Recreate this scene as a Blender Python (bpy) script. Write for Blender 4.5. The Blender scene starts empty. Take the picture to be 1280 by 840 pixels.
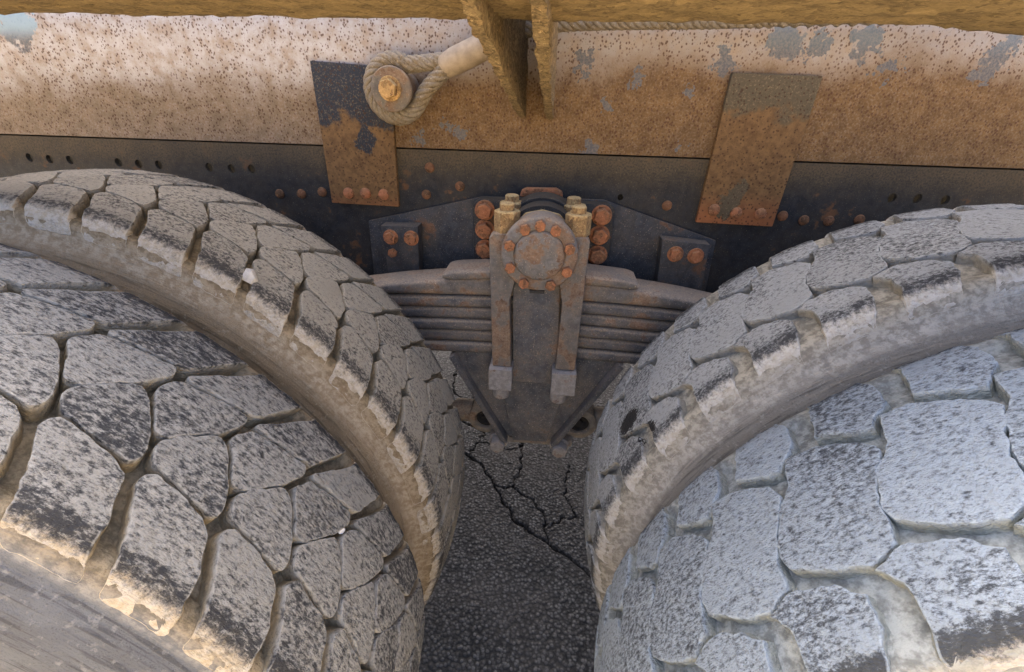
import bpy, bmesh, math, random
import numpy as np
from mathutils import Vector, Matrix, noise as mnoise
R_ = math.radians
random.seed(7)
scene = bpy.context.scene
col = scene.collection

# ------------------------------------------------------------------ camera
CAMZ, PITCH, YAW, ROLL, FPX = 1.2406, 0.49582, -0.0862, 0.02383, 571.5
cp, sp, cy, sy = math.cos(PITCH), math.sin(PITCH), math.cos(YAW), math.sin(YAW)
fw = Vector((sy*cp, cy*cp, -sp)); rt = Vector((cy, -sy, 0)); up = rt.cross(fw)
r2 = math.cos(ROLL)*rt + math.sin(ROLL)*up; u2 = -math.sin(ROLL)*rt + math.cos(ROLL)*up
cam_d = bpy.data.cameras.new('camera'); cam = bpy.data.objects.new('camera', cam_d); col.objects.link(cam)
cam.matrix_world = Matrix(((r2.x, u2.x, -fw.x, 0), (r2.y, u2.y, -fw.y, 0), (r2.z, u2.z, -fw.z, CAMZ), (0, 0, 0, 1)))
cam_d.sensor_fit = 'HORIZONTAL'; cam_d.sensor_width = 36; cam_d.lens = 36*FPX/1280
cam_d.clip_start = 0.02; cam_d.clip_end = 600
scene.camera = cam

# ------------------------------------------------------------------ sky, sun, exposure
SUN_AZ, SUN_EL = R_(-22), R_(50)          # the sun stands behind the truck: this side lies in its shade
world = bpy.data.worlds.new('World'); scene.world = world; world.use_nodes = True
wn = world.node_tree; wn.nodes.clear()
sky = wn.nodes.new('ShaderNodeTexSky'); sky.sky_type = 'NISHITA'; sky.sun_disc = False
sky.air_density = .55; sky.dust_density = 8; sky.ozone_density = 1.5; sky.sun_elevation = SUN_EL; sky.sun_rotation = SUN_AZ
bg = wn.nodes.new('ShaderNodeBackground'); bg.inputs[1].default_value = 0.15
wo = wn.nodes.new('ShaderNodeOutputWorld')
wn.links.new(sky.outputs[0], bg.inputs[0]); wn.links.new(bg.outputs[0], wo.inputs[0])
sun_d = bpy.data.lights.new('sun', 'SUN'); sun_d.energy = 5.0; sun_d.angle = R_(.53); sun_d.color = (1, .88, .72)
sun = bpy.data.objects.new('sun', sun_d); col.objects.link(sun)
sd = Vector((math.sin(SUN_AZ)*math.cos(SUN_EL), math.cos(SUN_AZ)*math.cos(SUN_EL), math.sin(SUN_EL)))
sun.rotation_euler = sd.to_track_quat('Z', 'Y').to_euler(); sun.location = sd*5
vs = scene.view_settings; vs.view_transform = 'Standard'; vs.look = 'None'; vs.gamma = 1; vs.exposure = 2.55
vs.use_curve_mapping = False
scene.cycles.max_bounces = 6; scene.cycles.diffuse_bounces = 3; scene.cycles.glossy_bounces = 2

# ------------------------------------------------------------------ material helpers
class NT:
    def __init__(s, name):
        s.m = bpy.data.materials.new(name); s.m.use_nodes = True; s.t = s.m.node_tree; s.n = s.t.nodes; s.n.clear()
        s.out = s.n.new('ShaderNodeOutputMaterial'); s.b = s.n.new('ShaderNodeBsdfPrincipled')
        s.t.links.new(s.b.outputs[0], s.out.inputs[0])
    def put(s, sock, v):
        if v is None: return
        if isinstance(v, bpy.types.NodeSocket): s.t.links.new(v, sock)
        elif isinstance(v, (tuple, list)) and len(v) == 3 and sock.type == 'RGBA': sock.default_value = (*v, 1)
        else: sock.default_value = v
    def pos(s): return s.n.new('ShaderNodeNewGeometry').outputs['Position']
    def nrm(s): return s.sep(s.n.new('ShaderNodeNewGeometry').outputs['Normal'])
    def obj(s): return s.n.new('ShaderNodeTexCoord').outputs['Object']
    def rnd(s): return s.n.new('ShaderNodeObjectInfo').outputs['Random']
    def attr(s, nm):
        a = s.n.new('ShaderNodeAttribute'); a.attribute_name = nm; return a.outputs['Color']
    def sep(s, v):
        x = s.n.new('ShaderNodeSeparateXYZ'); s.put(x.inputs[0], v); return x.outputs
    def comb(s, x, y, z):
        c = s.n.new('ShaderNodeCombineXYZ')
        for i, v in enumerate((x, y, z)): s.put(c.inputs[i], v)
        return c.outputs[0]
    def math(s, op, a, b=None, clamp=False):
        m = s.n.new('ShaderNodeMath'); m.operation = op; m.use_clamp = clamp; s.put(m.inputs[0], a)
        if b is not None: s.put(m.inputs[1], b)
        return m.outputs[0]
    def vmath(s, op, a, b):
        m = s.n.new('ShaderNodeVectorMath'); m.operation = op; s.put(m.inputs[0], a); s.put(m.inputs[1], b)
        return m.outputs['Value'] if op == 'DISTANCE' else m.outputs[0]
    def noise(s, v, sc, det=4, rough=.6, dist=0):
        n = s.n.new('ShaderNodeTexNoise'); s.put(n.inputs['Vector'], v); n.inputs['Scale'].default_value = sc
        n.inputs['Detail'].default_value = det; n.inputs['Roughness'].default_value = rough; n.inputs['Distortion'].default_value = dist
        return n.outputs[0]
    def vor(s, v, sc, feat='F1', out='Distance'):
        n = s.n.new('ShaderNodeTexVoronoi'); n.feature = feat; s.put(n.inputs['Vector'], v); n.inputs['Scale'].default_value = sc
        return n.outputs[out]
    def step(s, v, a, b, lo=0., hi=1.):
        m = s.n.new('ShaderNodeMapRange'); m.interpolation_type = 'SMOOTHSTEP'; s.put(m.inputs[0], v)
        for i, q in enumerate((a, b, lo, hi)): s.put(m.inputs[i+1], q)
        return m.outputs[0]
    def mix(s, f, a, b, mode='MIX'):
        m = s.n.new('ShaderNodeMix'); m.data_type = 'RGBA'; m.blend_type = mode
        s.put(m.inputs[0], f); s.put(m.inputs[6], a); s.put(m.inputs[7], b); return m.outputs[2]
    def fin(s, colr, rough=.85, h=None, strength=.5, dist=.002, metal=0, spec=.3):
        s.put(s.b.inputs['Base Color'], colr); s.put(s.b.inputs['Roughness'], rough); s.put(s.b.inputs['Metallic'], metal)
        s.b.inputs['Specular IOR Level'].default_value = spec
        if h is not None:
            bp = s.n.new('ShaderNodeBump'); bp.inputs['Strength'].default_value = strength; bp.inputs['Distance'].default_value = dist
            s.put(bp.inputs['Height'], h); s.t.links.new(bp.outputs[0], s.b.inputs['Normal'])
        return s.m
M = {}

def steel(name, base, dust, amt=.45, rust=None, rustamt=0., topdust=.6, rough=.62, scale=1., speck=.5, ramp=None):
    s = NT(name); P = s.pos()
    n1 = s.noise(P, 14*scale, 3, .65); n2 = s.noise(P, 260, 2, .7); n3 = s.noise(P, 55*scale, 3, .65)
    nz = s.nrm()[2]
    c = s.mix(s.step(n3, .35, .7), base, tuple(min(1, q*1.6+.006) for q in base))
    if rust:
        rm = s.step(s.math('ADD', n1, s.math('MULTIPLY', n3, .5)), .92-rustamt*.6, 1.02-rustamt*.6)
        c = s.mix(rm, c, s.mix(s.step(n3, .3, .7), rust, tuple(q*.45 for q in rust)))
    dm = s.math('ADD', s.math('MULTIPLY', s.step(n1, .3, .75), amt), s.math('MULTIPLY', s.step(nz, .2, .8), topdust), True)
    if ramp: dm = s.math('ADD', dm, s.math('MULTIPLY', s.step(s.math('ADD', s.sep(P)[2], s.math('MULTIPLY', s.math('SUBTRACT', n3, .5), .05)), ramp[0], ramp[1]), .75), True)
    dm = s.math('MULTIPLY', dm, s.step(n2, .28, .62, .35, 1))
    c = s.mix(dm, c, s.mix(n3, dust, tuple(q*.7 for q in dust)))
    sp_ = s.math('MULTIPLY', s.step(s.noise(P, 420, 2, .5), .64, .70), speck)
    c = s.mix(sp_, c, tuple(min(1, q*1.5+.03) for q in dust))
    h = s.math('ADD', s.math('MULTIPLY', n2, .5), n3)
    M[name] = s.fin(c, s.step(dm, 0, .6, rough, .95), h, .45, .0015)
OCH = (.37, .225, .09); TAN = (.36, .28, .19); GRY = (.30, .28, .26)
steel('rail_paint', (.011, .0135, .018), (.14, .11, .07), .33, (.22, .09, .035), .1, .5, ramp=(1.045, 1.115))  # dust toward the rail top, with the tyre's shadow edge hinted in colour
steel('bracket_paint', (.024, .028, .035), (.20, .16, .115), .38, (.20, .085, .04), .10, .55)
steel('spring_steel', (.062, .066, .074), (.36, .29, .215), .6, (.24, .10, .05), .12, .95, .7)
steel('leaf_top', (.10, .095, .09), (.38, .30, .22), .9, (.25, .12, .06), .3, .6, .8)
steel('clamp_steel', (.10, .095, .09), (.36, .28, .20), .8, (.19, .095, .055), .30, .6, .8)
steel('web_paint', (.055, .060, .068), (.32, .27, .22), .6, (.2, .1, .05), .05, .6)
steel('cap_steel', (.12, .115, .11), (.34, .27, .20), .8, (.25, .12, .06), .35, .6, .7, 1.6)
steel('rust_bolt', (.26, .10, .045), (.42, .23, .12), .6, (.16, .06, .03), .3, .55, .8, 2.5)
steel('dull_rust', (.13, .06, .03), (.26, .15, .08), .5, (.07, .035, .02), .3, .55, .8, 2.5)
steel('dusty_lit_nut', (.36, .23, .10), (.58, .43, .21), .75, (.22, .10, .04), .42, .9, .7, 2)  # golden light on the tops is put into this dust colour
steel('grey_nut', (.20, .19, .18), (.36, .32, .28), .8, (.24, .12, .07), .2, .6, .8, 2)
steel('beam_dust', (.25, .18, .085), (.40, .295, .145), .85, (.15, .10, .05), .32, .4, .95, 2.2, .35)
steel('fin_dust', (.22, .155, .08), (.50, .38, .21), .75, (.09, .06, .03), .45, .5, .95, 4, .4)
steel('rope_steel', (.15, .13, .105), (.42, .35, .25), .55, (.14, .10, .06), .25, .6, .5, 3)
steel('torque_rod_paint', (.13, .12, .105), (.40, .32, .23), .85, (.22, .1, .05), .2, .6)
steel('dark_rim', (.05, .05, .055), (.25, .22, .18), .6)

def sill_mat():
    s = NT('sill_paint'); P = s.pos(); x, y, z = s.sep(P)
    n1 = s.noise(P, 6, 3, .6); n2 = s.noise(P, 38, 3, .65); n3 = s.noise(P, 240, 2, .7)
    paint = s.mix(s.step(n2, .3, .75), s.mix(s.step(x, -.55, -.1), (.50, .49, .50), (.36, .33, .31)), (.34, .27, .21))  # paler at left: the skylight glow there is put into the paint
    # ochre dust, thick low and right; light falloff is darkened into its colour
    lim = s.math('ADD', z, s.math('MULTIPLY', s.math('SUBTRACT', n1, .5), .13))
    lim = s.math('ADD', lim, s.step(x, -.62, -.38, .034, 0))
    lim = s.math('SUBTRACT', lim, s.step(x, -.15, .25, 0, .025))
    d = s.step(lim, 1.31, 1.225)
    dust = s.mix(s.step(n2, .3, .7), (.185, .112, .048), (.115, .066, .027))
    dustl = s.mix(s.step(n2, .3, .7), (.25, .185, .125), (.17, .125, .08))
    dust = s.mix(s.step(x, -.6, -.35), dustl, dust)
    c = s.mix(s.math('MULTIPLY', d, s.step(n3, .25, .6, .72, 1)), paint, dust)
    # rust pits, slightly drawn downwards
    Q = s.vmath('MULTIPLY', s.vmath('ADD', P, s.comb(s.math('MULTIPLY', n2, .006), 0, 0)), (1, 1, .8))
    pit = s.step(s.math('SUBTRACT', s.vor(Q, 185), s.math('MULTIPLY', n2, .34)), .20, .06)
    pit = s.math('MULTIPLY', pit, s.step(s.noise(P, 9, 2), .3, .5, .35, 1))
    pit2 = s.step(s.vor(s.vmath('MULTIPLY', P, (1, 1, .8)), 300), .24, .10)
    pit2 = s.math('MULTIPLY', pit2, .6)
    pm = s.math('MAXIMUM', pit, pit2)
    c = s.mix(s.math('MULTIPLY', pm, .8), c, s.mix(n2, (.12, .05, .026), (.05, .026, .016)))
    # chips down to slate-blue paint
    W = s.vmath('ADD', P, s.vmath('MULTIPLY', s.comb(s.math('SUBTRACT', s.noise(P, 34, 3, .75), .5), 0, s.math('SUBTRACT', s.noise(s.vmath('ADD', P, (3, 5, 7)), 30, 3, .75), .5)), (.11, 0, .11)))
    chip = None
    for cx, cz, rad in CHIPS:
        e = s.step(s.vmath('DISTANCE', s.comb(s.sep(W)[0], 0, s.sep(W)[2]), (cx, 0, cz)), rad, rad*.8)
        chip = e if chip is None else s.math('MAXIMUM', chip, e)
    cc = s.mix(s.step(n3, .35, .65), (.085, .10, .125), (.17, .16, .16))
    cc = s.mix(s.math('MULTIPLY', s.step(z, 1.30, 1.335), s.step(x, -.8, -1., .22, 1.)), cc, (.30, .42, .50))
    c = s.mix(s.math('MULTIPLY', chip, .9), c, cc)
    M['sill_paint'] = s.fin(c, .75, n3, .5, .0025)
CHIPS = [(.035, 1.285, .020), (.135, 1.262, .014), (.085, 1.215, .014), (.288, 1.300, .024), (.385, 1.325, .034),
         (.44, 1.318, .020), (.52, 1.330, .030), (.575, 1.285, .014), (.735, 1.285, .022), (.75, 1.315, .022), (.24, 1.245, .014), (-1.10, 1.335, .045),
         (-.23, 1.175, .014), (.06, 1.137, .016), (.24, 1.15, .01), (-.29, 1.15, .014), (-.20, 1.16, .010)]
sill_mat()

def strap_mat(name, zlo, zhi, topc, patches):
    s = NT(name); P = s.pos(); x, y, z = s.sep(P)
    n1 = s.noise(P, 22, 5, .65); n2 = s.noise(P, 90, 5, .7); n3 = s.noise(P, 330, 4, .7)
    base = s.mix(s.step(n2, .35, .7), (.19, .115, .052), (.11, .062, .028))
    base = s.mix(s.step(z, zlo-.12, zlo-.19), base, s.mix(n2, (.34, .14, .06), (.22, .085, .035)))
    lim = s.math('ADD', z, s.math('MULTIPLY', s.math('SUBTRACT', n1, .5), .16))
    top = s.mix(s.math('MULTIPLY', s.step(n3, .5, .75), .6), topc, (.30, .23, .14))
    m = s.step(lim, zlo, zhi)
    W = s.vmath('ADD', P, s.comb(s.math('MULTIPLY', s.math('SUBTRACT', n1, .5), .09), 0, s.math('MULTIPLY', s.math('SUBTRACT', s.noise(P, 30, 4, .7), .5), .09)))
    for cx, cz, rad in patches:
        m = s.math('MAXIMUM', m, s.step(s.vmath('DISTANCE', s.comb(s.sep(W)[0], 0, s.sep(W)[2]), (cx, 0, cz)), rad, rad*.75))
    c = s.mix(m, base, top)
    pit = s.step(s.math('SUBTRACT', s.vor(P, 150), s.math('MULTIPLY', n1, .3)), .18, .05)
    c = s.mix(s.math('MULTIPLY', pit, .75), c, (.06, .03, .016))
    M[name] = s.fin(c, .8, s.math('SUBTRACT', s.math('ADD', n3, n2), s.math('MULTIPLY', pit, .6)), .5, .0015)
strap_mat('strap_dark_top', 1.165, 1.185, (.026, .032, .045), [(-.40, 1.14, .028), (-.36, 1.21, .03)])
strap_mat('strap_speckled', 1.195, 1.22, (.09, .075, .05), [(.355, 1.055, .024), (.345, 1.03, .02), (.375, 1.075, .016)])

def tread_mat(name, dark, dust, mud, contrast, blend, shoulder_white, streak, scrubbed=.1, scrapes=(), chalk=((.64, .63, .59), (.50, .46, .38))):
    # local frame of a tyre: axle along Y. coordinates (arc length, y, radius)
    s = NT(name); x, y, z = s.sep(s.obj())
    th = s.math('ARCTAN2', z, x); rad = s.math('SQRT', s.math('ADD', s.math('MULTIPLY', x, x), s.math('MULTIPLY', z, z)))
    rr = s.rnd()
    v = s.comb(s.math('ADD', s.math('MULTIPLY', th, .56), s.math('MULTIPLY', rr, 37)), s.math('ADD', y, s.math('MULTIPLY', rr, 11)), rad)
    mid = s.noise(v, 120, 2, .7); big = s.noise(v, 13, 2, .6)
    st = s.noise(s.vmath('MULTIPLY', v, streak), 290, 5, .82)
    k = s.math('ADD', s.math('MULTIPLY', st, .85), s.math('MULTIPLY', mid, .15))
    k = s.math('ADD', k, s.math('MULTIPLY', s.math('SUBTRACT', big, .5), .27))
    wear = s.sep(s.attr('wear'))           # x: height in the groove, y: inside-ness on top, z: shoulder
    k = s.math('ADD', k, s.math('MULTIPLY', s.math('SUBTRACT', rr, .5), .07))
    # scrubbed, blacker rubber next to the shoulder, then the chalky scuffed shoulder itself
    scrub = s.math('MULTIPLY', s.step(wear[2], .03, .4), s.step(big, .3, .6, .35, 1))
    k = s.math('SUBTRACT', k, s.math('MULTIPLY', scrub, scrubbed))
    dm = s.step(k, blend-contrast, blend+contrast)
    c = s.mix(dm, dark, s.mix(s.step(big, .3, .7), dust, tuple(q*.82 for q in dust)))
    edge = s.math('MULTIPLY', s.step(wear[1], .14, .0), s.step(mid, .35, .6))
    c = s.mix(s.math('MULTIPLY', edge, .7), c, tuple(min(1, q*1.1) for q in dust))
    low = s.math('ADD', s.step(wear[0], .99, .45), s.math('MULTIPLY', s.math('SUBTRACT', mid, .5), .5), True)
    c = s.mix(s.math('MULTIPLY', low, .85), c, s.mix(s.step(mid, .35, .65), mud, tuple(q*.6 for q in mud)))
    sh = s.math('ADD', wear[2], s.math('MULTIPLY', s.math('SUBTRACT', s.noise(s.vmath('MULTIPLY', v, (1, .3, 1)), 150, 4, .8), .5), .8))
    sh = s.math('MULTIPLY', s.step(sh, .58, .95), s.step(s.math('ADD', st, s.math('MULTIPLY', big, .5)), .52, .74, .45, shoulder_white))
    c = s.mix(sh, c, s.mix(s.step(mid, .3, .7), *chalk))
    for pt, rd in scrapes:
        e = s.vmath('DISTANCE', s.vmath('MULTIPLY', s.pos(), (1, 1, .55)), (pt[0], pt[1], pt[2]*.55))
        c = s.mix(s.step(s.math('ADD', e, s.math('MULTIPLY', s.math('SUBTRACT', st, .5), .03)), rd, rd*.8), c, (.018, .017, .017))
    M[name] = s.fin(c, .9, s.noise(s.vmath('MULTIPLY', v, streak), 330, 2, .8), .9, .004, 0, .3)
tread_mat('tread_left_outer', (.045, .045, .046), (.39, .372, .325), (.43, .345, .21), .09, .485, .9, (.42, 1, 1), .14, (), ((.66, .60, .50), (.52, .43, .30)))
tread_mat('tread_left_inner', (.052, .048, .043), (.345, .312, .25), (.34, .265, .155), .08, .455, .9, (.6, 1, 1), .12, (), ((.66, .59, .48), (.52, .43, .30)))
tread_mat('tread_right_outer', (.055, .062, .07), (.35, .405, .445), (.39, .41, .36), .10, .45, .85, (.55, 1, 1), .22)  # chalky dust, with the blue of the skylight put into its colour
tread_mat('tread_right_inner', (.045, .047, .05), (.34, .355, .355), (.36, .335, .275), .10, .455, .9, (.6, 1, 1), .15, (((.1376, .594, .7795), .019), ((.1508, .540, .808), .017)))

def casing_mat(name, side, side2, groove, pale, lo=.488, wob=.04):
    s = NT(name); x, y, z = s.sep(s.obj())
    th = s.math('ARCTAN2', z, x); rad = s.math('SQRT', s.math('ADD', s.math('MULTIPLY', x, x), s.math('MULTIPLY', z, z)))
    v = s.comb(s.math('MULTIPLY', th, .5), y, rad)
    n1 = s.noise(v, 16, 3, .65); n2 = s.noise(v, 110, 3, .7); n3 = s.noise(s.vmath('MULTIPLY', v, (.06, 1, 1)), 190, 2, .7)
    fine = s.noise(v, 380, 2, .7)
    c = s.mix(s.step(n1, .32, .68), side, side2)
    c = s.mix(s.math('MULTIPLY', s.step(n3, .52, .66), .55), c, tuple(q*.33 for q in side2))
    c = s.mix(s.math('MULTIPLY', s.step(n2, .55, .72), .5), c, pale)
    c = s.mix(s.math('MULTIPLY', s.step(fine, .58, .7), .35), c, (.05, .047, .045))
    sh = s.math('ADD', rad, s.math('MULTIPLY', s.math('SUBTRACT', n1, .5), wob))
    c = s.mix(s.math('MULTIPLY', s.step(sh, lo, lo+wob*.7), .9), c, s.mix(s.step(n2, .35, .65), pale, side))
    gm = s.math('MULTIPLY', s.step(s.math('ABSOLUTE', y), .127, .117), s.step(rad, .49, .50))
    gc = s.mix(s.step(n2, .35, .65), groove, tuple(q*.5 for q in groove))
    c = s.mix(gm, c, gc)
    h = s.math('ADD', n3, fine)
    M[name] = s.fin(c, .93, h, .6, .003, 0, .2)
casing_mat('casing_left_outer', (.175, .185, .20), (.13, .135, .145), (.34, .27, .17), (.33, .33, .32), .512, .012)
casing_mat('casing_left_inner', (.36, .265, .16), (.25, .175, .10), (.30, .225, .13), (.56, .46, .32))
casing_mat('casing_right_outer', (.28, .28, .265), (.22, .21, .19), (.37, .39, .365), (.46, .45, .40))
casing_mat('casing_right_inner', (.32, .295, .25), (.26, .235, .195), (.38, .355, .29), (.60, .57, .50))

def asphalt():
    s = NT('asphalt'); P = s.pos()
    P2 = s.vmath('ADD', P, s.vmath('MULTIPLY', s.comb(s.noise(P, 160, 2), s.noise(s.vmath('ADD', P, (1, 2, 3)), 160, 2), 0), (.004, .004, 0)))
    v1 = s.vor(P2, 105); vc = s.sep(s.vor(P2, 105, out='Color'))
    v2 = s.vor(P2, 260); n = s.noise(P, 5, 3, .6); nf = s.noise(P, 400, 2, .7)
    st = s.mix(s.step(vc[0], .2, .95), (.075, .073, .07), (.18, .176, .168))
    st = s.mix(s.math('MULTIPLY', s.step(vc[1], .86, .95), .6), st, (.20, .19, .175))
    c = s.mix(s.step(v1, .30, .62), st, (.026, .026, .026))
    c = s.mix(s.math('MULTIPLY', s.step(v2, .5, .2), .15), c, (.13, .125, .115))
    c = s.mix(s.step(n, .35, .7), c, s.mix(.5, c, (.10, .09, .08)))
    # brown dust beneath the axle line
    dm = s.math('MULTIPLY', s.step(s.sep(P)[1], .75, 1.35), .10)
    c = s.mix(s.math('MULTIPLY', dm, s.step(nf, .35, .65)), c, (.20, .155, .11))
    # unseen pale sandy yard, added to bounce warm sunlight under the truck
    ya = s.math('ADD', s.sep(P)[1], s.math('MULTIPLY', n, .5))
    c = s.mix(s.step(ya, -.05, -.25), c, s.mix(nf, (.56, .45, .27), (.47, .37, .21)))
    cr = s.sep(s.attr('crack'))[0]
    c = s.mix(s.math('MULTIPLY', cr, .85), c, (.010, .009, .008))
    M['asphalt'] = s.fin(c, .8, s.math('MULTIPLY', v1, -1.4), .8, .004, 0, .35)
asphalt()
def plain(name, c, rough=.8, var=.35, sc=120):
    s = NT(name); P = s.pos(); n = s.noise(P, sc, 5, .7)
    M[name] = s.fin(s.mix(s.step(n, .3, .7), c, tuple(q*(1-var) for q in c)), rough, n, .4, .001)
plain('pale_stone', (.66, .62, .56)); plain('white_stone', (.8, .79, .77), .6, .15)
plain('black_rubber', (.02, .02, .022), .8); plain('sky_blue_sleeve', (.40, .33, .25), .7, .3, 60)

# ------------------------------------------------------------------ mesh helpers
def mesh(name, verts, faces, smooth=True, sharp=None):
    me = bpy.data.meshes.new(name); me.from_pydata([tuple(v) for v in verts], [], faces); me.update()
    if smooth: me.shade_smooth()
    if smooth and sharp: me.set_sharp_from_angle(angle=R_(sharp))
    return me
def from_bm(name, bm, sharp=35):
    bmesh.ops.recalc_face_normals(bm, faces=bm.faces)
    me = bpy.data.meshes.new(name); bm.to_mesh(me); bm.free(); me.shade_smooth(); me.set_sharp_from_angle(angle=R_(sharp)); return me
WORLD = {}
def add(name, me, mat, parent=None, loc=(0, 0, 0), label=None):
    o = bpy.data.objects.new(name, me); col.objects.link(o)
    if mat and not me.materials: me.materials.append(M[mat])
    loc = Vector(loc); WORLD[o] = loc
    if parent: o.parent = parent; o.location = loc - WORLD[parent]
    else: o.location = loc
    if label: o['label'] = label
    return o
def box_bm(bm, x0, x1, y0, y1, z0, z1):
    v = [bm.verts.new(p) for p in ((x0, y0, z0), (x1, y0, z0), (x1, y1, z0), (x0, y1, z0), (x0, y0, z1), (x1, y0, z1), (x1, y1, z1), (x0, y1, z1))]
    for f in ((0, 3, 2, 1), (4, 5, 6, 7), (0, 1, 5, 4), (1, 2, 6, 5), (2, 3, 7, 6), (3, 0, 4, 7)): bm.faces.new([v[i] for i in f])
def bev(bm, w, seg=2, ang=25):
    if w > 0:
        ed = [e for e in bm.edges if len(e.link_faces) == 2 and e.calc_face_angle(0) > R_(ang)]
        bmesh.ops.bevel(bm, geom=ed, offset=w, segments=seg, profile=.6, affect='EDGES', clamp_overlap=True)
def box(x0, x1, y0, y1, z0, z1, w=.002):
    bm = bmesh.new(); box_bm(bm, x0, x1, y0, y1, z0, z1); bev(bm, w); return from_bm('box', bm)
def prism(pts, y0, y1, w=.002, axis='Y'):
    """polygon in XZ pulled along Y (or in YZ along X)"""
    bm = bmesh.new()
    mk = (lambda a, b, d: (a, d, b)) if axis == 'Y' else (lambda a, b, d: (d, a, b))
    A = [bm.verts.new(mk(a, b, y0)) for a, b in pts]; B = [bm.verts.new(mk(a, b, y1)) for a, b in pts]
    bm.faces.new(A); bm.faces.new(B[::-1]); n = len(pts)
    for i in range(n): bm.faces.new((A[i], B[i], B[(i+1) % n], A[(i+1) % n]))
    bmesh.ops.recalc_face_normals(bm, faces=bm.faces); bev(bm, w); return from_bm('prism', bm)
def lathe(prof, seg=48, axis='Y', close=True):
    """prof: (distance along the axis, radius)"""
    V = []; F = []; n = len(prof)
    for i in range(seg):
        a = 2*math.pi*i/seg; c, s = math.cos(a), math.sin(a)
        for d, r in prof:
            V.append({'Y': (r*c, d, r*s), 'Z': (r*c, r*s, d), 'X': (d, r*c, r*s)}[axis])
    for i in range(seg):
        j = (i+1) % seg
        for k in range(n-1): F.append((i*n+k, j*n+k, j*n+k+1, i*n+k+1))
    if close: F.append([i*n for i in range(seg)]); F.append([i*n+n-1 for i in range(seg)][::-1])
    bm = bmesh.new(); vs_ = [bm.verts.new(v) for v in V]
    for f in F:
        try: bm.faces.new([vs_[q] for q in f])
        except ValueError: pass
    bmesh.ops.remove_doubles(bm, verts=bm.verts, dist=1e-6)
    return from_bm('lathe', bm, 40)
def rod(r, y0, y1, w=.003, seg=32, axis='Y'):
    return lathe([(y0, r-w), (y0+w*.3, r-w*.3), (y0+w, r), (y1-w, r), (y1-w*.3, r-w*.3), (y1, r-w)], seg, axis)
def hexbolt(r, h, axis='Y', tip=0, washer=0, rot=.3):
    """head pointing to -axis for Y, +axis for Z; origin at its seat"""
    bm = bmesh.new(); rings = []
    def ring(rad, d, n, off=0):
        return [bm.verts.new((rad*math.cos(2*math.pi*i/n+off), rad*math.sin(2*math.pi*i/n+off), d)) for i in range(n)]
    def stack(profile, n, off=0):
        prev = None
        for rad, d in profile:
            cur = ring(rad, d, n, off)
            if prev:
                for i in range(n): bm.faces.new((prev[i], prev[(i+1) % n], cur[(i+1) % n], cur[i]))
            prev = cur
        bm.faces.new(prev)
    z = 0
    if washer: stack([(r*1.28, 0), (r*1.28, washer*.8), (r*1.22, washer)], 20); z = washer
    stack([(r, z), (r, z+h*.93), (r*.92, z+h)], 6, rot)
    if tip: stack([(r*.56, z+h*.9), (r*.56, z+h+tip*.85), (r*.48, z+h+tip)], 16)
    else: stack([(r*.5, z+h*.95), (r*.45, z+h*1.04)], 12)
    me = from_bm('bolt', bm, 30)
    if axis == 'Y': me.transform(Matrix.Rotation(R_(90), 4, 'X'))       # +Z -> -Y
    return me
def dome(r, h):
    return lathe([(0, r), (-h*.5, r*.92), (-h*.85, r*.6), (-h, r*.15)], 20)
def tube(path, r, seg=10, rad=None):
    V = []; F = []; n = len(path); path = [Vector(p) for p in path]
    up_ = Vector((0, 1, 0))
    for i, p in enumerate(path):
        t = (path[min(i+1, n-1)]-path[max(i-1, 0)]).normalized()
        a = up_ - t*up_.dot(t)
        if a.length < 1e-4: a = Vector((0, 0, 1))
        a.normalize(); b = t.cross(a); rr = rad[i] if rad else r
        for k in range(seg):
            q = 2*math.pi*k/seg; V.append(p+a*rr*math.cos(q)+b*rr*math.sin(q))
    for i in range(n-1):
        for k in range(seg): F.append((i*seg+k, i*seg+(k+1) % seg, (i+1)*seg+(k+1) % seg, (i+1)*seg+k))
    F.append(list(range(seg))[::-1]); F.append([(n-1)*seg+k for k in range(seg)])
    return V, F
def crumple(me, amp, sc=30, seed=0):
    for v in me.vertices:
        v.co += mnoise.noise_vector(v.co*sc + Vector((seed, seed*2, 0)))*amp
    me.update()
    return me
def subdiv_long(bm, maxlen):
    for _ in range(6):
        ed = [e for e in bm.edges if e.calc_length() > maxlen]
        if not ed: break
        bmesh.ops.subdivide_edges(bm, edges=ed, cuts=1, use_grid_fill=True)
def sm(t): t = max(0., min(1., t)); return t*t*(3-2*t)

# ------------------------------------------------------------------ the ground
CRACKS = [
 ([(-.36, 1.35), (-.281, 1.309), (-.218, 1.265), (-.152, 1.173), (-.125, 1.121), (-.076, 1.042), (-.033, 1.0), (.002, .98), (.04, .955), (.083, .926), (.142, .885), (.193, .835), (.30, .74)], .0065),
 ([(-.152, 1.173), (-.073, 1.156), (-.014, 1.117), (.023, 1.07), (.038, 1.024), (.042, .958)], .0052),
 ([(-.088, 1.162), (-.062, 1.263), (-.074, 1.416), (-.05, 1.6), (-.08, 1.8)], .0045),
 ([(.041, 1.018), (.082, 1.044), (.13, 1.066), (.174, 1.055), (.26, 1.08)], .0036),
 ([(.13, 1.066), (.109, 1.131), (.096, 1.202), (.12, 1.30)], .003),
 ([(-.238, 1.387), (-.154, 1.36), (-.091, 1.358)], .0036),
 ([(-.266, 1.293), (-.248, 1.371), (-.231, 1.446), (-.32, 1.6), (-.30, 1.8)], .0046),
 ([(-.231, 1.446), (-.36, 1.52), (-.5, 1.55)], .004), ([(-.32, 1.6), (-.42, 1.72), (-.44, 1.9)], .004)]
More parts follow.
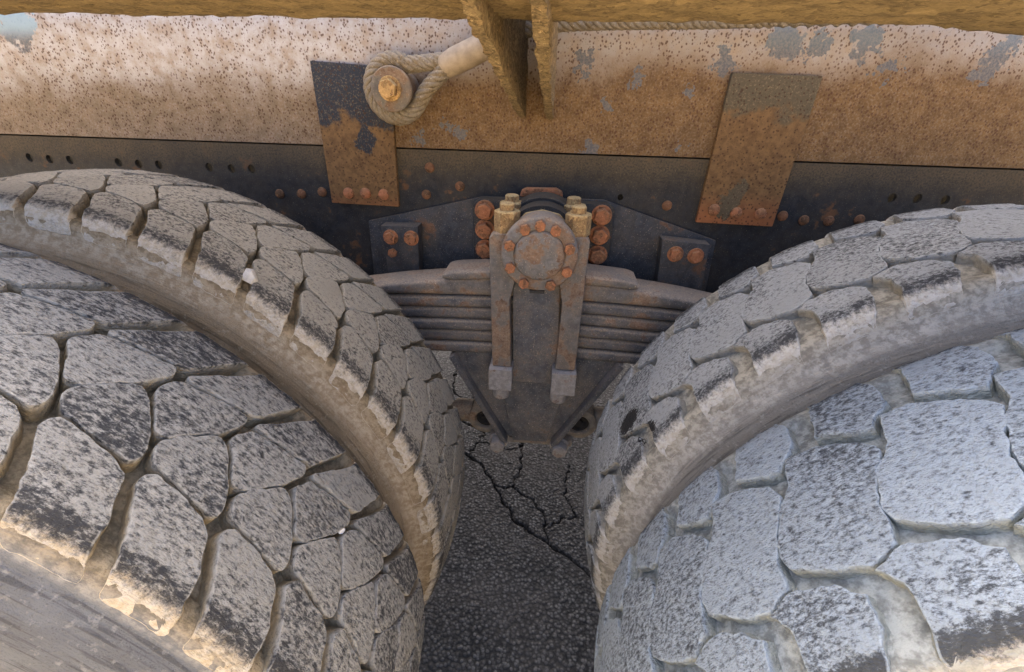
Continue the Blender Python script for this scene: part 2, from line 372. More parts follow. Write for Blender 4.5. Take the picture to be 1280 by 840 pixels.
def ground():
    def axis(a, b, step, far):
        f = np.arange(a, b+1e-6, step); e = np.array([.05, .12, .3, .7, 1.6, 4, 10, 25, 60, far])
        return np.concatenate([(a-e)[::-1], f, b+e])
    X = axis(-.52, .46, .004, 200); Y = axis(.50, 1.95, .004, 200)
    gx, gy = np.meshgrid(X, Y, indexing='ij')
    wob = lambda k, ph: .006*np.sin(gx*k+ph)*np.cos(gy*k*1.3+ph*2)+.004*np.sin(gx*k*2.7+gy*k*2.1+ph)
    px, py = gx+wob(52, .3), gy+wob(47, 1.9)
    rs = np.random.RandomState(3); jit = rs.rand(*gx.shape)
    cr = np.zeros_like(gx)
    for pts, w in CRACKS:
        d = np.full_like(gx, 9.)
        for (ax, ay), (bx, by) in zip(pts[:-1], pts[1:]):
            t = np.clip(((px-ax)*(bx-ax)+(py-ay)*(by-ay))/((bx-ax)**2+(by-ay)**2), 0, 1)
            d = np.minimum(d, np.hypot(px-ax-t*(bx-ax), py-ay-t*(by-ay)))
        ww = w*.62*(.6+.9*jit)
        cr = np.maximum(cr, np.clip(1.25-d/ww, 0, 1))
    z = -.009*cr + .0012*(jit-.5)*(np.abs(gx) < .6) - .0012
    nx, ny = gx.shape
    V = np.stack([gx, gy, z], -1).reshape(-1, 3)
    idx = np.arange(nx*ny).reshape(nx, ny)
    F = np.stack([idx[:-1, :-1], idx[1:, :-1], idx[1:, 1:], idx[:-1, 1:]], -1).reshape(-1, 4)
    me = bpy.data.meshes.new('ground'); me.vertices.add(len(V)); me.vertices.foreach_set('co', V.ravel())
    me.loops.add(F.size); me.loops.foreach_set('vertex_index', F.ravel().astype(np.int32))
    me.polygons.add(len(F)); me.polygons.foreach_set('loop_start', np.arange(0, F.size, 4, dtype=np.int32))
    me.polygons.foreach_set('loop_total', np.full(len(F), 4, np.int32)); me.update(calc_edges=True); me.validate()
    at = me.attributes.new('crack', 'FLOAT_COLOR', 'POINT'); c = np.zeros((len(V), 4), np.float32); c[:, 0] = cr.ravel(); c[:, 3] = 1
    at.data.foreach_set('color', c.ravel()); me.shade_smooth()
    o = add('ground', me, 'asphalt'); o['kind'] = 'structure'
ground()

# ------------------------------------------------------------------ the truck
truck = bpy.data.objects.new('dump_truck', None); col.objects.link(truck); truck.location = (-.028, .9, 0); WORLD[truck] = Vector((-.028, .9, 0))
truck['label'] = 'dusty rusty dump truck rear bogie with four worn tyres and leaf spring'; truck['category'] = 'truck'

TR = .56
def outer_profile(w):
    """cross-section of the worn tread: w runs over the crown and down the shoulder -> (dy, radius, normal dy, normal r)"""
    s = 1 if w >= 0 else -1; a = abs(w); K = .84
    w0 = .100; slope0 = 2*K*w0
    if a <= w0:
        dy, r = a, TR-K*a*a; sl = 2*K*a; ang = math.atan(sl)
    else:
        dy0, r0, a0 = w0, TR-K*w0*w0, math.atan(slope0); rho = .028; a1 = R_(74)
        L = rho*(a1-a0); l = min(a-w0, L); ang = a0+l/rho
        dy = dy0+rho*(math.sin(ang)-math.sin(a0)); r = r0-rho*(math.cos(a0)-math.cos(ang))
        e = a-w0-l
        dy += e*math.cos(ang); r -= e*math.sin(ang)
    return s*dy, r, s*math.sin(ang), math.cos(ang)
def depth_at(w, D):
    return D*(1-sm((abs(w)-.095)/.034))+.0006
def surf(w, off):
    dy, r, ndy, nr = outer_profile(w); return dy+ndy*off, r+nr*off

def smooth_poly(pts, jitter, rnd, n_sub=1):
    P = []
    n = len(pts)
    for i in range(n):
        a, b = Vector(pts[i]), Vector(pts[(i+1) % n]); L = (b-a).length
        k = max(2, int(L/.0045))
        for j in range(k): P.append(a.lerp(b, j/k))
    for _ in range(n_sub):
        m = len(P); P = [P[i]*.5+(P[i-1]+P[(i+1) % m])*.25 for i in range(m)]
    o_ = rnd.uniform(0, 99)
    return [p+Vector((rnd.uniform(-1, 1), rnd.uniform(-1, 1)))*jitter+Vector((mnoise.noise(Vector((p.x*70, p.y*70, o_))), mnoise.noise(Vector((p.x*70, p.y*70, o_+7)))))*jitter*2.6 for p in P]
def inset(P, d):
    n = len(P); area = sum(P[i].x*P[(i+1) % n].y-P[(i+1) % n].x*P[i].y for i in range(n)); sg = 1 if area > 0 else -1
    out = []
    for i in range(n):
        t = P[(i+1) % n]-P[i-1]
        if t.length < 1e-9: out.append(P[i]); continue
        t.normalize(); out.append(P[i]+Vector((-t.y, t.x))*d*sg)
    return out
def block_data(poly, sgn, D, seed, sh0=.09, side=0, jitter=.0007, droop=.0):
    """poly: (arc metres, w). Returns verts (local tyre frame), faces, wear colours"""
    rnd = random.Random(seed); base = smooth_poly(poly, jitter*(1 if sgn < 0 else 1.25), rnd, 1 if sgn < 0 else 0)
    base = inset(base, -.0002 if sgn < 0 else .0003)
    c = Vector((0, 0))
    for p in base: c += p
    c /= len(base)
    rings = [(inset(base, -.0018), 'base'), (inset(base, -.0006), .5), (inset(base, 0.0), .95), (inset(base, .0004), .99), (inset(base, .0013), 1.)]
    top = inset(base, .0013)
    for f in (.93, .62, .36, .16): rings.append(([c+(p-c)*f for p in top], 1.))
    V = []; C = []
    ox, oy = rnd.uniform(0, 50), rnd.uniform(0, 50); tilt = Vector((rnd.uniform(-1, 1), rnd.uniform(-1, 1)))*.012
    for ri, (P, h) in enumerate(rings):
        for p in P:
            w = p.y; d = depth_at(w, D)
            hh = 0 if h == 'base' else h
            off = -d*(1-hh) - (.0025 if h == 'base' else 0)
            if hh > .8:
                off += mnoise.noise(Vector((p.x*60+ox, p.y*60+oy, 0)))*.0011+mnoise.noise(Vector((p.x*210+ox, p.y*210+oy, 3)))*.0005
                off += (p-c).dot(tilt) - .0006
            dy, r = surf(w, off); th = sgn*p.x/TR
            V.append((r*math.cos(th), dy, r*math.sin(th)))
            inside = {4: .06, 5: .3, 6: .6, 7: .8, 8: 1.}.get(ri, 0.)
            C.append((hh, inside, sm((abs(w)-sh0)/.045) if (side == 0 or side*w > 0) else 0., 1))
    n = len(base); F = []
    for k in range(len(rings)-1):
        for i in range(n):
            q = (k*n+i, k*n+(i+1) % n, (k+1)*n+(i+1) % n, (k+1)*n+i); F.append(q)
    F.append([(len(rings)-1)*n+i for i in range(n)])
    # orientation
    area = sum(base[i].x*base[(i+1) % n].y-base[(i+1) % n].x*base[i].y for i in range(n))
    if area*sgn > 0: F = [tuple(reversed(f)) for f in F]
    return V, F, C
def block_mesh(name, datas):
    V = []; F = []; C = []
    for v, f, c in datas:
        o = len(V); V += v; C += c; F += [tuple(i+o for i in q) for q in f]
    me = mesh(name, V, F, True, 42); at = me.attributes.new('wear', 'FLOAT_COLOR', 'POINT')
    at.data.foreach_set('color', np.array(C, np.float32).ravel()); return me

YC = .2995
deg = lambda pts: [(R_(t)*TR, y-YC) for t, y in pts]
LEFT = {
 'B': deg([(0, .317), (1.1, .335), (8.0, .347), (8.4, .336), (7.1, .311), (4.0, .278), (3.0, .279)]),
 'A': deg([(1.0, .3435), (5.6, .403), (6.2, .425), (6.5, .441), (12.3, .441), (12.0, .425), (11.6, .406), (9.8, .372), (8.6, .351), (7.9, .3505), (1.4, .3415)]),
 'C': deg([(-4.3, .271), (-3.4, .286), (-.65, .311), (.45, .303), (3.24, .272), (4.0, .254), (3.7, .245), (2.15, .2475), (-1.9, .254), (-3.15, .2555)]),
 'D': deg([(-3.2, .241), (-2.4, .2505), (2.4, .2435), (4.0, .238), (4.7, .226), (5.8, .208), (7.0, .176), (7.6, .158), (1.4, .158), (.7, .176), (.2, .189), (-.6, .206)])}
RIGHT = {
 'E': deg([(0, .407), (.2, .425), (.3, .441), (-5.0, .441), (-5.2, .425), (-5.6, .405), (-6.1, .396), (-5.6, .369), (-3.2, .346), (-1.8, .348), (1.2, .365), (.7, .385)]),
 'F': deg([(4.7, .356), (1.8, .3545), (-1.7, .336), (-2.5, .320), (-1.05, .297), (.1, .277), (.9, .246), (3.3, .2365), (5.7, .242), (9.0, .260), (9.35, .273), (7.75, .304), (5.8, .324)]),
 'G': deg([(3.3, .2335), (2.1, .221), (2.3, .203), (2.8, .182), (3.3, .158), (-2.3, .158), (-2.7, .177), (-3.9, .201), (-4.3, .221), (-2.7, .2345), (.2, .2425), (1.8, .2395)])}

def casing_mesh(D):
    ws = list(np.linspace(-.150, .150, 61)); prof = [surf(w, -depth_at(w, D)) for w in ws]
    e = prof[-1]; s = [(e[0], e[1])]
    side = [(.1335, .505), (.141, .492), (.149, .474), (.1545, .450), (.1560, .425), (.1535, .395), (.146, .36), (.135, .325), (.122, .297), (.112, .283), (.104, .276)]
    side_in = [(.09, .268), (.0, .262)]
    # circumferential mould ribs on the upper sidewall
    ribs = []
    for (a, b), (c, d) in zip(side[:-1], side[1:]):
        for k in range(3):
            t = k/3; ribs.append((a+(c-a)*t+(.0012 if k == 1 and b > .40 else 0), b+(d-b)*t))
    right = ribs+side_in
    prof = [(-a, b) for a, b in right[::-1]][1:] + prof + right
    seg = 300; n = len(prof); V = []; F = []
    for i in range(seg):
        a = 2*math.pi*i/seg; c, s_ = math.cos(a), math.sin(a)
        for k, (d, r) in enumerate(prof):
            r2_ = r + (mnoise.noise(Vector((c*9, s_*9, d*60)))*.0012)
            V.append((r2_*c, d, r2_*s_))
    for i in range(seg):
        j = (i+1) % seg
        for k in range(n-1): F.append((i*n+k, i*n+k+1, j*n+k+1, j*n+k))
    return mesh('casing', V, F)

def tyre(xc, yc, theta0, npitch, sgn, pat, D, suffix, vis, label, flip=1):
    body = add('tyre', casing_mesh(D), 'casing_'+suffix, truck, (xc, yc, TR), label)
    P = 360/npitch; sc = P/(8.18 if sgn < 0 else 9.0)
    rest = []
    var = {k: [] for k in pat}
    for k, poly in pat.items():
        pl = [(a*sc, w) for a, w in poly]
        for v in range(4):
            dat = block_data(pl, sgn, D, hash_(suffix, k, v), {'left_outer': .088, 'right_outer': .098}.get(suffix, .081))
            var[k].append((dat, block_mesh('tread_block', [dat])))
    rnd = random.Random(npitch)
    for q in range(npitch):
        th = theta0 + sgn*q*P
        for k in pat:
            mid = th + sgn*math.degrees(sum(a for a, w in pat[k])/len(pat[k])/TR)*sc
            m = (mid+180) % 360-180
            if m < -90: m += 360
            vi = rnd.randrange(4); dat, me = var[k][vi]
            if vis[0] <= m <= vis[1]:
                o = bpy.data.objects.new('tread_block', me); col.objects.link(o)
                if not me.materials: me.materials.append(M['tread_'+suffix])
                o.parent = body; o.rotation_euler = (0, -R_(th), 0); WORLD[o] = WORLD[body]
            else:
                a = R_(th); c, s = math.cos(a), math.sin(a)
                rest.append(([(x*c-z*s, y, x*s+z*c) for x, y, z in dat[0]], dat[1], dat[2]))
    o = add('tread_band', block_mesh('rest', rest), 'tread_'+suffix, body, (xc, yc, TR)); o['kind'] = 'stuff'
    rim = lathe([(-.115*flip, .278), (-.112*flip, .268), (-.02*flip, .255), (.0, .235), (.01*flip, .16), (-.03*flip, .13), (-.07*flip, .12), (-.075*flip, .05)], 64, close=False)
    add('rim', rim, 'dark_rim', body, (xc, yc, TR))
    return body
def hash_(*a): return sum((i+1)*ord(c)*131 for i, c in enumerate(''.join(map(str, a)))) % 99991
XL, XR, YI = -.7089, .6528, .6252
tlo = tyre(XL, YC, 50.78, 44, -1, LEFT, .021, 'left_outer', (-25, 92), 'near left tyre with angular grey worn tread blocks and tan mud in its grooves')
tli = tyre(XL, YI, 69.2, 48, -1, LEFT, .019, 'left_inner', (-25, 106), 'far left tyre with chalky scuffed shoulder and brown dusty sidewall', -1)
tro = tyre(XR, YC+.002, 133.65, 40, 1, RIGHT, .013, 'right_outer', (84, 205), 'near right tyre with big pale dust-coated tread blocks tinted by blue skylight')
tri = tyre(XR, YI+.002, 124.1, 40, 1, RIGHT, .014, 'right_inner', (76, 205), 'far right tyre with broad shoulder lugs and a pale scuffed rim of dust', -1)

# -- chassis rail: outer web with punched holes, flanges
def rail():
    z0, z1, yf, t = .840, 1.1248, 1.0, .009
    holes = [(-1.202, 1.079), (-1.153, 1.077), (-1.103, 1.077), (-.985, 1.076), (-.937, 1.074), (-.889, 1.074), (-.770, 1.073), (-.718, 1.072), (-.671, 1.073), (.135, 1.045), (.666, 1.065), (.713, 1.066), (.765, 1.065)]
    bm = bmesh.new(); hz0, hz1 = 1.028, 1.098
    def quad(x0, x1, a, b):
        bm.faces.new([bm.verts.new(p) for p in ((x0, yf, a), (x1, yf, a), (x1, yf, b), (x0, yf, b))])
    X0, X1 = -4.2, 3.6
    quad(X0, X1, z0, hz0); quad(X0, X1, hz1, z1)
    cur = X0
    for hx, hz in sorted(holes):
        r = .0082 if hx != .135 else .006; a, b = hx-.02, hx+.02
        quad(cur, a, hz0, hz1); cur = b
        N = 16; corner = []
        outer = []; inner = []; back = []
        for i in range(N):
            q = 2*math.pi*i/N; cx, sx = math.cos(q), math.sin(q); m = max(abs(cx), abs(sx))
            ux, uz = cx/m, sx/m
            oz = hz+uz*((hz1-hz) if uz > 0 else (hz-hz0))
            outer.append(bm.verts.new((hx+ux*.02, yf, oz))); inner.append(bm.verts.new((hx+r*cx, yf, hz+r*sx*1.15))); back.append(bm.verts.new((hx+r*cx, yf+t, hz+r*sx*1.15)))
        for i in range(N):
            j = (i+1) % N; bm.faces.new((outer[i], outer[j], inner[j], inner[i])); bm.faces.new((inner[i], inner[j], back[j], back[i]))
    quad(cur, X1, hz0, hz1)
    bmesh.ops.remove_doubles(bm, verts=bm.verts, dist=1e-5)
    box_bm(bm, X0, X1, yf+.001, yf+.085, z0-.009, z0); box_bm(bm, X0, X1, yf+.001, yf+.085, z1-.009, z1-.0005)
    me = from_bm('rail', bm, 30); me.shade_flat()
    return add('chassis_rail', me, 'rail_paint', truck, label='black chassis rail with a row of punched holes')
rl = rail()
add('inner_rail', box(-6, 5, 1.80, 1.88, .80, 1.121), 'rail_paint', rl)
RB = hexbolt(.013, .010, washer=.003); DM = dome(.012, .008); DMR = dome(.0105, .006); BIG = hexbolt(.0165, .016, washer=.004); SML = hexbolt(.0102, .008)
for x, z in ((-.617, 1.022), (-.566, 1.024), (-.517, 1.030), (.469, 1.021), (.513, 1.014), (.562, 1.015), (.62, 1.02), (.68, 1.018)):
    add('rivet', DMR, 'dull_rust', rl, (x, 1.0, z))
for x, z in ((-.281, 1.034), (-.206, 1.054), (.233, 1.032), (-.27, 1.09), (.245, .945)):
    add('rivet', DMR, 'dull_rust', rl, (x, 1.0, z))

# -- dump body sill above the rail, rolled over at the top
def sill():
    prof = [(1.09, 1.128), (1.0, 1.128)]
    for z in np.linspace(1.14, 1.335, 10): prof.append((1.0, z))
    for a in np.linspace(10, 80, 8): prof.append((1.07-.07*math.cos(R_(a)), 1.335+.07*math.sin(R_(a))))
    prof += [(1.2, 1.407), (1.35, 1.407), (1.36, 1.45), (1.36, 3.0), (1.42, 3.0), (1.42, 1.41), (4.0, 1.41), (4.0, 1.36), (1.44, 1.36), (1.12, 1.36), (1.09, 1.128)]  # unseen body wall and floor, raised and extended to block the sun
    xs = np.concatenate([[-6., -4.], np.linspace(-1.75, 1.65, 69), [3., 5.]]); V = []; F = []; n = len(prof)
    for x in xs:
        for y, z in prof:
            b = .0015*mnoise.noise(Vector((x*3, z*6, 1))) if y < 1.05 else 0
            V.append((x, y+b, z))
    for i in range(len(xs)-1):
        for k in range(n-1): F.append((i*n+k, i*n+k+1, (i+1)*n+k+1, (i+1)*n+k))
    return add('body_sill', mesh('sill', V, F, True, 40), 'sill_paint', truck, label='pale pitted body sill, rusty and caked in ochre dust below')
sl = sill()
# -- overhanging side beam and the two gusset ribs that carry it
def beam():
    prof = []
    y0, y1, z0, z1 = .43, .605, 1.306, 1.40
    for cx, cz, a0 in ((y1-.012, z0+.012, -90), (y1-.012, z1-.012, 0), (y0+.012, z1-.012, 90), (y0+.012, z0+.012, 180)):
        for a in (0, 30, 60, 90): prof.append((cx+.012*math.cos(R_(a0+a)), cz+.012*math.sin(R_(a0+a))))
    # extra points along the underside so that it can be lumpy
    P2 = prof + [(y0+.012+(y1-y0-.024)*t, z0) for t in np.linspace(.08, .92, 16)]
    xs = np.concatenate([np.linspace(-1.6, -.75, 12), np.linspace(-.74, .55, 160), np.linspace(.56, 1.5, 14)]); n = len(P2); V = []; F = []
    for x in xs:
        sag = -.014*sm((x-.30)/.28) - .004*sm((-.3-x)/.5)*0
        for y, z in P2:
            q = Vector((x*26, y*26, z*26)); b = mnoise.noise(q)*.0026+mnoise.noise(q*3.3)*.0022+mnoise.noise(q*8)*.0012
            V.append((x, y+b, z+sag+b))
    for i in range(len(xs)-1):
        for k in range(n): F.append((i*n+k, i*n+(k+1) % n, (i+1)*n+(k+1) % n, (i+1)*n+k))
    F.append(list(range(n))); F.append([(len(xs)-1)*n+k for k in range(n)][::-1])
    return add('side_beam', mesh('beam', V, F), 'beam_dust', truck, label='dusty ochre side beam overhanging the wheels')
bmo = beam()
def gusset(x0, x1, seed, shift):
    # plate in the YZ plane: its lower edge runs from the beam down to the sill
    bm = bmesh.new(); N = 90; cols_ = []
    for i in range(N+1):
        t = i/N; y = .36+(1.0-.36)*t; z = 1.3245+(1.189-1.3245)*((y-.26)/.74)
        zt = 1.40; row = []
        for k in range(17):
            s_ = k/16; zz = z+(zt-z)*s_**1.5; row.append(zz)
        cols_.append((y, row))
    def side(x):
        g = []
        for y, row in cols_:
            g.append([bm.verts.new((x, y, z)) for z in row])
        return g
    L = side(x0); Rr = side(x1)
    for i in range(N):
        for k in range(16):
            bm.faces.new((L[i][k], L[i+1][k], L[i+1][k+1], L[i][k+1])); bm.faces.new((Rr[i][k], Rr[i][k+1], Rr[i+1][k+1], Rr[i+1][k]))
        bm.faces.new((L[i][0], Rr[i][0], Rr[i+1][0], L[i+1][0]))
        bm.faces.new((L[i][16], L[i+1][16], Rr[i+1][16], Rr[i][16]))
    bm.faces.new([L[0][k] for k in range(17)]+[Rr[0][k] for k in range(16, -1, -1)])
    bmesh.ops.bevel(bm, geom=[e for e in bm.edges if len(e.link_faces) == 2 and e.calc_face_angle(0) > .9], offset=.0022, segments=2, affect='EDGES')
    me = from_bm('gusset', bm, 60)
    for v in me.vertices:
        q = v.co*45+Vector((seed, 0, 0)); v.co += Vector((mnoise.noise(q)*.0026+mnoise.noise(q*3)*.0020, 0, mnoise.noise(q+Vector((9, 9, 9)))*.0034+mnoise.noise(q*2.7)*.0026))*1.0+Vector((mnoise.noise(q*6)*.0016, 0, mnoise.noise(q*6+Vector((3, 3, 3)))*.0018)) * sm((1.0-v.co.y)/.25)
    me.update()
    return add('gusset_rib', me, 'fin_dust', truck)
gusset(-.082, -.070, 3, 0); gusset(-.029, -.016, 8, 0)

# -- the two guide straps
def strap(pts, mat, label):
    o = add('strap_plate', prism(pts, .986, .9985, .002), mat, truck, label=label)
    return o
s1 = strap([(-.490, 1.280), (-.333, 1.272), (-.341, 1.008), (-.492, 1.010)], 'strap_dark_top', 'guide plate navy above and rusty ochre below, under the rope eye')
s2 = strap([(.303, 1.275), (.460, 1.272), (.449, 1.001), (.295, 1.003)], 'strap_speckled', 'ochre guide plate with dark speckled top, right of the gussets')
for x, z in ((-.450, 1.033), (-.412, 1.034), (-.371, 1.033)): add('rivet', DM, 'rust_bolt', s1, (x, .986, z))
for x, z in ((.325, 1.030), (.370, 1.026), (.418, 1.026)): add('rivet', DM, 'rust_bolt', s2, (x, .986, z))

# -- trunnion bracket on the rail
bp = add('bracket_plate', prism([(-.42, .78), (-.415, .973), (-.156, 1.036), (.099, 1.040), (.345, .965), (.35, .78)], .989, .9985, .0015), 'bracket_paint', truck)
add('rust_pad', crumple(prism([(-.075, 1.043), (-.072, 1.056), (-.06, 1.061), (0, 1.062), (.012, 1.057), (.014, 1.043)], .972, .9885, .004), .0015, 60), 'rust_bolt', bp)
tb = add('trunnion_bracket', prism([(-.172, .80), (-.172, 1.026), (-.158, 1.038), (.108, 1.038), (.122, 1.026), (.122, .80)], .958, .988, .004), 'rail_paint', truck)
for x in (-.146, .096):
    for z in (1.016, .975, .932, .889): add('bolt', BIG, 'rust_bolt', tb, (x, .958, z))
CX, CZ = -.023, .976
add('trunnion_collar', lathe([(.957, .080), (.915, .080), (.912, .077), (.912, .072), (.868, .072)], 48), 'rail_paint', tb, (CX, 0, CZ+.002))

# -- leaf spring
def leaf(i, zc, half, th, k, kt, y0, y1, cx=CX):
    xs = np.linspace(-half, half, 61); V = []; F = []
    ring = [(y0+.004, -1), (y0+.001, -.75), (y0, -.3), (y0, .4), (y0+.0015, .72), (y0+.005, .93), (y0+.010, 1), (y1-.004, 1), (y1, .7), (y1, -.7), (y1-.004, -1)]
    n = len(ring)
    for x in xs:
        end = min(1, (half-abs(x))/.018); taper = .45+.55*math.sqrt(max(0, end))
        for y, u in ring:
            zt, zb = zc+th/2-kt*x*x, zc-th/2-k*x*x
            zz = (zt+zb)/2+u*(zt-zb)/2*taper
            V.append((cx+x, y+mnoise.noise(Vector((x*14, i*3.1, y*20)))*.0012, zz+mnoise.noise(Vector((x*22+i, zz*9, 4)))*.0007))
    for a in range(len(xs)-1):
        for b in range(n): F.append((a*n+b, (a+1)*n+b, (a+1)*n+(b+1) % n, a*n+(b+1) % n))
    F.append(list(range(n))); F.append([(len(xs)-1)*n+b for b in range(n)][::-1])
    return mesh('leaf', V, F, True, 50)
sp_root = add('leaf_spring', leaf(0, .8815, .66, .038, .10, .26, .866, .945), 'leaf_top', truck, label='stacked leaf spring of flat dusty steel leaves')
zt = .8605
for i, half in enumerate((.61, .55, .48, .42, .36)):
    th = .0245; zc = zt-th/2-.0032
    add('leaf', leaf(i+1, zc, half, th, .10, .10, .868+(.003 if i % 2 else .0), .943), 'spring_steel', sp_root); zt = zc-th/2
add('top_leaf', leaf(9, .9105, .197, .021, .22, .30, .862, .940), 'leaf_top', sp_root)

# -- clamp legs, mid plate, cap, nuts
cl = add('spring_clamp', prism([(-.070, .665), (.028, .665), (.022, .90), (-.072, .90)], .862, .866, .001), 'clamp_steel', truck, label='upright spring clamp with rusty legs')
add('mid_plate', prism([(-.070, .662), (.030, .662), (.019, .90), (-.074, .90)], .853, .8615, .002), 'spring_steel', cl)
add('leg', prism([(-.119, .996), (-.110, 1.004), (-.066, 1.004), (-.064, .93), (-.078, .87), (-.072, .715), (-.112, .715)], .826, .862, .004), 'clamp_steel', cl)
add('leg', prism([(.068, .996), (.060, 1.004), (.016, 1.004), (.014, .93), (.026, .87), (.022, .718), (.064, .718)], .826, .862, .004), 'clamp_steel', cl)
add('saddle', prism([(-.112, .93), (-.112, 1.0), (-.075, 1.012), (-.055, 1.036), (-.023, 1.043), (.010, 1.036), (.030, 1.012), (.062, 1.0), (.062, .93)], .8635, .95, .004), 'dusty_lit_nut', cl)
NUT = hexbolt(.0245, .040, 'Z', tip=.013, rot=.12)
for x, y in ((-.088, .852), (.044, .852), (-.086, .922), (.036, .922)):
    add('clamp_nut', NUT, 'dusty_lit_nut', cl, (x, y, 1.003 if y < .9 else 1.004))
for x0, x1, z0, z1, dx in ((-.118, -.069, .664, .7155, 0), (.016, .067, .663, .716, -.008)):
    n_ = add('square_nut', box(x0, x1, .812, .862, z0, z1, .004), 'grey_nut', cl)
    xm = (x0+x1)/2+dx
    add('rod_end', rod(.0185, z0-.030, z0+.004, .004, 20, 'Z'), 'grey_nut', n_, (xm, .836, 0))
cap = add('trunnion_cap', lathe([(.868, .066), (.842, .067), (.826, .068), (.8245, .070), (.806, .0702), (.8025, .0685), (.800, .065), (.800, .048), (.8015, .0465), (.7945, .0450), (.7915, .0415), (.791, .02), (.791, .0)], 64, close=False), 'cap_steel', truck, (CX, 0, CZ-.001), 'round bolted trunnion cap with orange bolts')
for x, z in ((-.050, 1.022), (-.024, 1.030), (.004, 1.023), (-.077, .992), (.031, .991), (-.075, .950), (.029, .948), (-.049, .921), (.001, .920)):
    add('bolt', SML, 'rust_bolt', cap, (x, .800, z))
add('slot', box(-.038, -.010, .7985, .81, .9015, .9065, .001), 'rail_paint', cap)

# -- stop blocks with two bolts
for pts, bolts in (([(-.374, .974), (-.291, .976), (-.297, .848), (-.368, .845)], ((-.353, .950), (-.307, .950), (-.352, .915))), ([(.225, .973), (.323, .967), (.326, .851), (.231, .858)], ((.256, .944), (.298, .942)))):
    sb = add('stop_block', prism(pts, .952, .988, .003), 'bracket_paint', truck)
    for i, (x, z) in enumerate(bolts):
        add('bolt', RB if i < 2 else SML, 'rust_bolt' if i < 2 else 'bracket_paint', sb, (x, .952, z))

# -- lower V bracket and torque rods
vb = add('v_bracket', prism([(-.205, .715), (.162, .720), (.024, .476), (-.076, .474)], .880, .890, .001), 'web_paint', truck, label='dark V-shaped lower bracket under the spring')
def flange(a, b, th):
    a, b = Vector(a), Vector(b); d = (b-a).normalized(); nn = Vector((-d.y, d.x))*th
    return prism([a, b, b+nn, a+nn], .858, .950, .002)
add('flange', flange((-.203, .715), (-.080, .476), -.013), 'web_paint', vb)
add('flange', flange((.160, .720), (.026, .478), .013), 'web_paint', vb)
add('web_face', prism([(-.100, .665), (.055, .665), (.016, .478), (-.068, .476)], .870, .8795, .003), 'web_paint', vb)
add('cross_bar', box(-.125, .078, .880, .950, .462, .480, .004), 'torque_rod_paint', vb)
for s_, ex, ez in ((-1, -.138, .512), (1, .092, .518)):
    tr = add('torque_rod', lathe([(0, .038), (.004, .043), (.07, .043), (.075, .038), (.075, .028), (.07, .025), (.005, .025), (0, .028), (0, .038)], 40, close=False), 'torque_rod_paint', truck, (ex, .895, ez))
    add('bushing', lathe([(.010, .026), (.008, .019), (.012, .012), (.006, .010), (.006, .0)], 32, close=False), 'black_rubber', tr, (ex, .895, ez))
    L = rod(.021, .03, .60, .003, 24, 'X'); L2 = rod(.029, .036, .085, .007, 24, 'X')
    if s_ < 0:
        for m_ in (L, L2):
            m_.transform(Matrix.Scale(-1, 4, (1, 0, 0))); m_.flip_normals()
    add('rod_tube', L, 'torque_rod_paint', tr, (ex, .930, ez)); add('rod_socket', L2, 'torque_rod_paint', tr, (ex, .930, ez))
    add('bolt', hexbolt(.019, .024, washer=.005), 'grey_nut', tr, (-.104 if s_ < 0 else .048, .878, .466))
for x in (XL, XR):
    add('axle', lathe([(.62, .07), (.80, .075), (.95, .085), (1.15, .10), (1.30, .17), (1.45, .19), (1.6, .17), (1.75, .10), (2.1, .08)], 40), 'torque_rod_paint', truck, (x, 0, TR))
    add('spring_seat', box(x-.07, x+.07, .86, .95, .62, .70, .008), 'torque_rod_paint', truck)

# ------------------------------------------------------------------ anchor pin on the sill and the wire rope hooked over it
pin = add('anchor_pin', lathe([(.998, .033), (.935, .033), (.934, .037), (.924, .038), (.9215, .036), (.9205, .012)], 40), 'clamp_steel', truck, (-.312, 0, 1.235))
add('bolt', hexbolt(.0165, .016, washer=.003), 'dusty_lit_nut', pin, (-.313, .9205, 1.236))
rope = bpy.data.objects.new('wire_rope', None); col.objects.link(rope); rope.location = (-.312, .95, 1.235); WORLD[rope] = Vector((-.312, .95, 1.235))
rope['label'] = 'steel wire rope with its spliced eye looped over the bolted pin'; rope['category'] = 'wire rope'
def catmull(pts, n):
    P = [Vector(p) for p in pts]; P = [P[0]*2-P[1]]+P+[P[-1]*2-P[-2]]; out = []
    for i in range(1, len(P)-2):
        for k in range(n):
            t = k/n; a, b, c, d = P[i-1:i+3]
            out.append(.5*((2*b)+(c-a)*t+(2*a-5*b+4*c-d)*t*t+(3*b-a-3*c+d)*t**3))
    out.append(P[-2]); return out
def strands(path, rr, sr, pitch, ns=6):
    V = []; F = []; path = [Vector(p) for p in path]; n = len(path); L = [0]
    for a, b in zip(path[:-1], path[1:]): L.append(L[-1]+(b-a).length)
    for s in range(ns):
        pp = []
        for i, p in enumerate(path):
            t = (path[min(i+1, n-1)]-path[max(i-1, 0)]).normalized(); a = Vector((0, 1, 0)); a = (a-t*a.dot(t)).normalized(); b = t.cross(a)
            q = 2*math.pi*(s/ns+L[i]/pitch); pp.append(p+a*rr*math.cos(q)+b*rr*math.sin(q))
        v, f = tube(pp, sr, 7); o = len(V); V += v; F += [tuple(i+o for i in q) for q in f]
    v, f = tube(path, rr*.8, 8); o = len(V); V += v; F += [tuple(i+o for i in q) for q in f]
    return mesh('strands', V, F)
loop = [(-.196, .952, 1.285)]
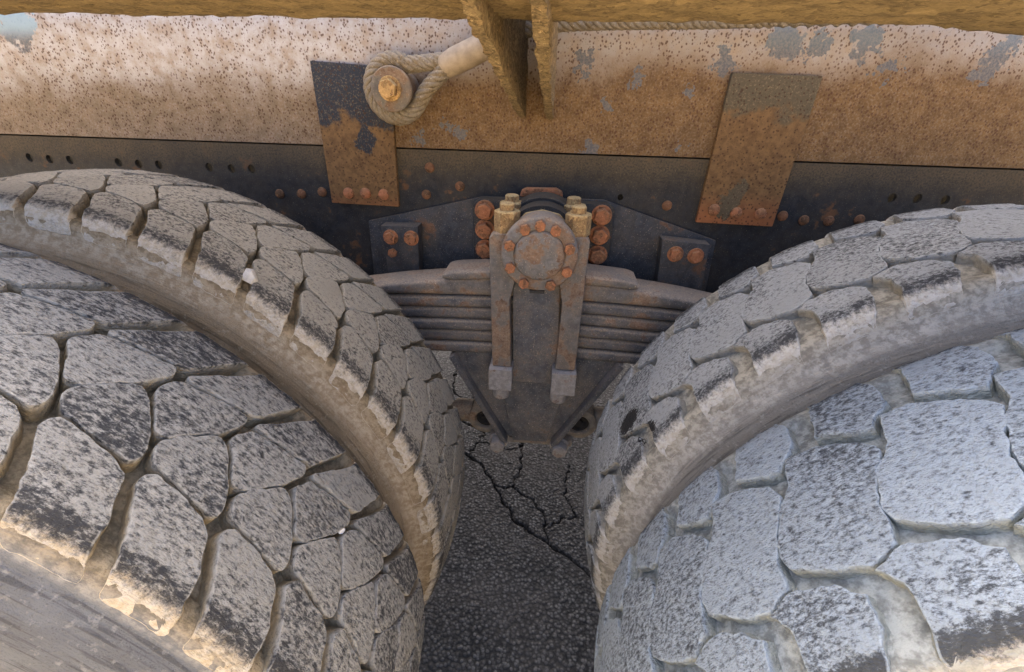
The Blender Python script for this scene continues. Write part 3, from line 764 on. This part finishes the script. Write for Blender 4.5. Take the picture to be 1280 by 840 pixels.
for a in np.linspace(58, 330, 22): loop.append((-.312+.0475*math.cos(R_(a)), .952-.001*math.sin(R_(a)), 1.235+.0475*math.sin(R_(a))))
loop[0] = (-.205, .952, 1.284)
loop += [(-.250, .947, 1.237), (-.215, .946, 1.268)]
add('rope_eye', strands(catmull(loop, 7), .0095, .0058, .085), 'rope_steel', rope)
sv, sf = tube([(-.222, .949, 1.270), (-.218, .949, 1.272), (-.20, .949, 1.281), (-.17, .949, 1.294), (-.14, .949, 1.307), (-.125, .949, 1.314), (-.121, .949, 1.316)], .02, 20, [.014, .0195, .0225, .0225, .0215, .019, .013])
add('splice_sleeve', mesh('sleeve', sv, sf), 'sky_blue_sleeve', rope)
add('rope_run', strands(catmull([(-.125, .949, 1.314), (-.08, .949, 1.330), (-.02, .948, 1.341), (.06, .947, 1.345), (.16, .946, 1.347), (.3, .946, 1.350), (.6, .95, 1.36)], 14), .0092, .0056, .08), 'rope_steel', rope)

# ------------------------------------------------------------------ stones caught in the treads
def stone(name, pts_seed, size, loc, mat, label, squash=(1, 1, 1)):
    rnd = random.Random(pts_seed); bm = bmesh.new()
    for _ in range(14):
        v = Vector((rnd.gauss(0, 1), rnd.gauss(0, 1), rnd.gauss(0, 1))).normalized()
        bm.verts.new((v.x*size*squash[0], v.y*size*squash[1], v.z*size*squash[2]))
    bmesh.ops.convex_hull(bm, input=bm.verts)
    bmesh.ops.delete(bm, geom=[v for v in bm.verts if not v.link_faces], context='VERTS')
    bev(bm, size*.12, 2, 10)
    o = add(name, from_bm('stone', bm, 25), mat, None, loc); o['label'] = label; o['category'] = 'stone'
    return o
def on_tyre(xc, th, r, y): return (xc+r*math.cos(R_(th)), y, TR+r*math.sin(R_(th)))
stone('stone_chip', 4, .011, on_tyre(XL, 55.4, .553, .532), 'pale_stone', 'pale wedge-shaped stone chip stuck in a groove of the far left tyre', (1, .8, 1.1))
stone('pebble', 9, .0042, on_tyre(XL, 26.5, .556, .322), 'white_stone', 'tiny white pebble caught between blocks of the near left tyre')
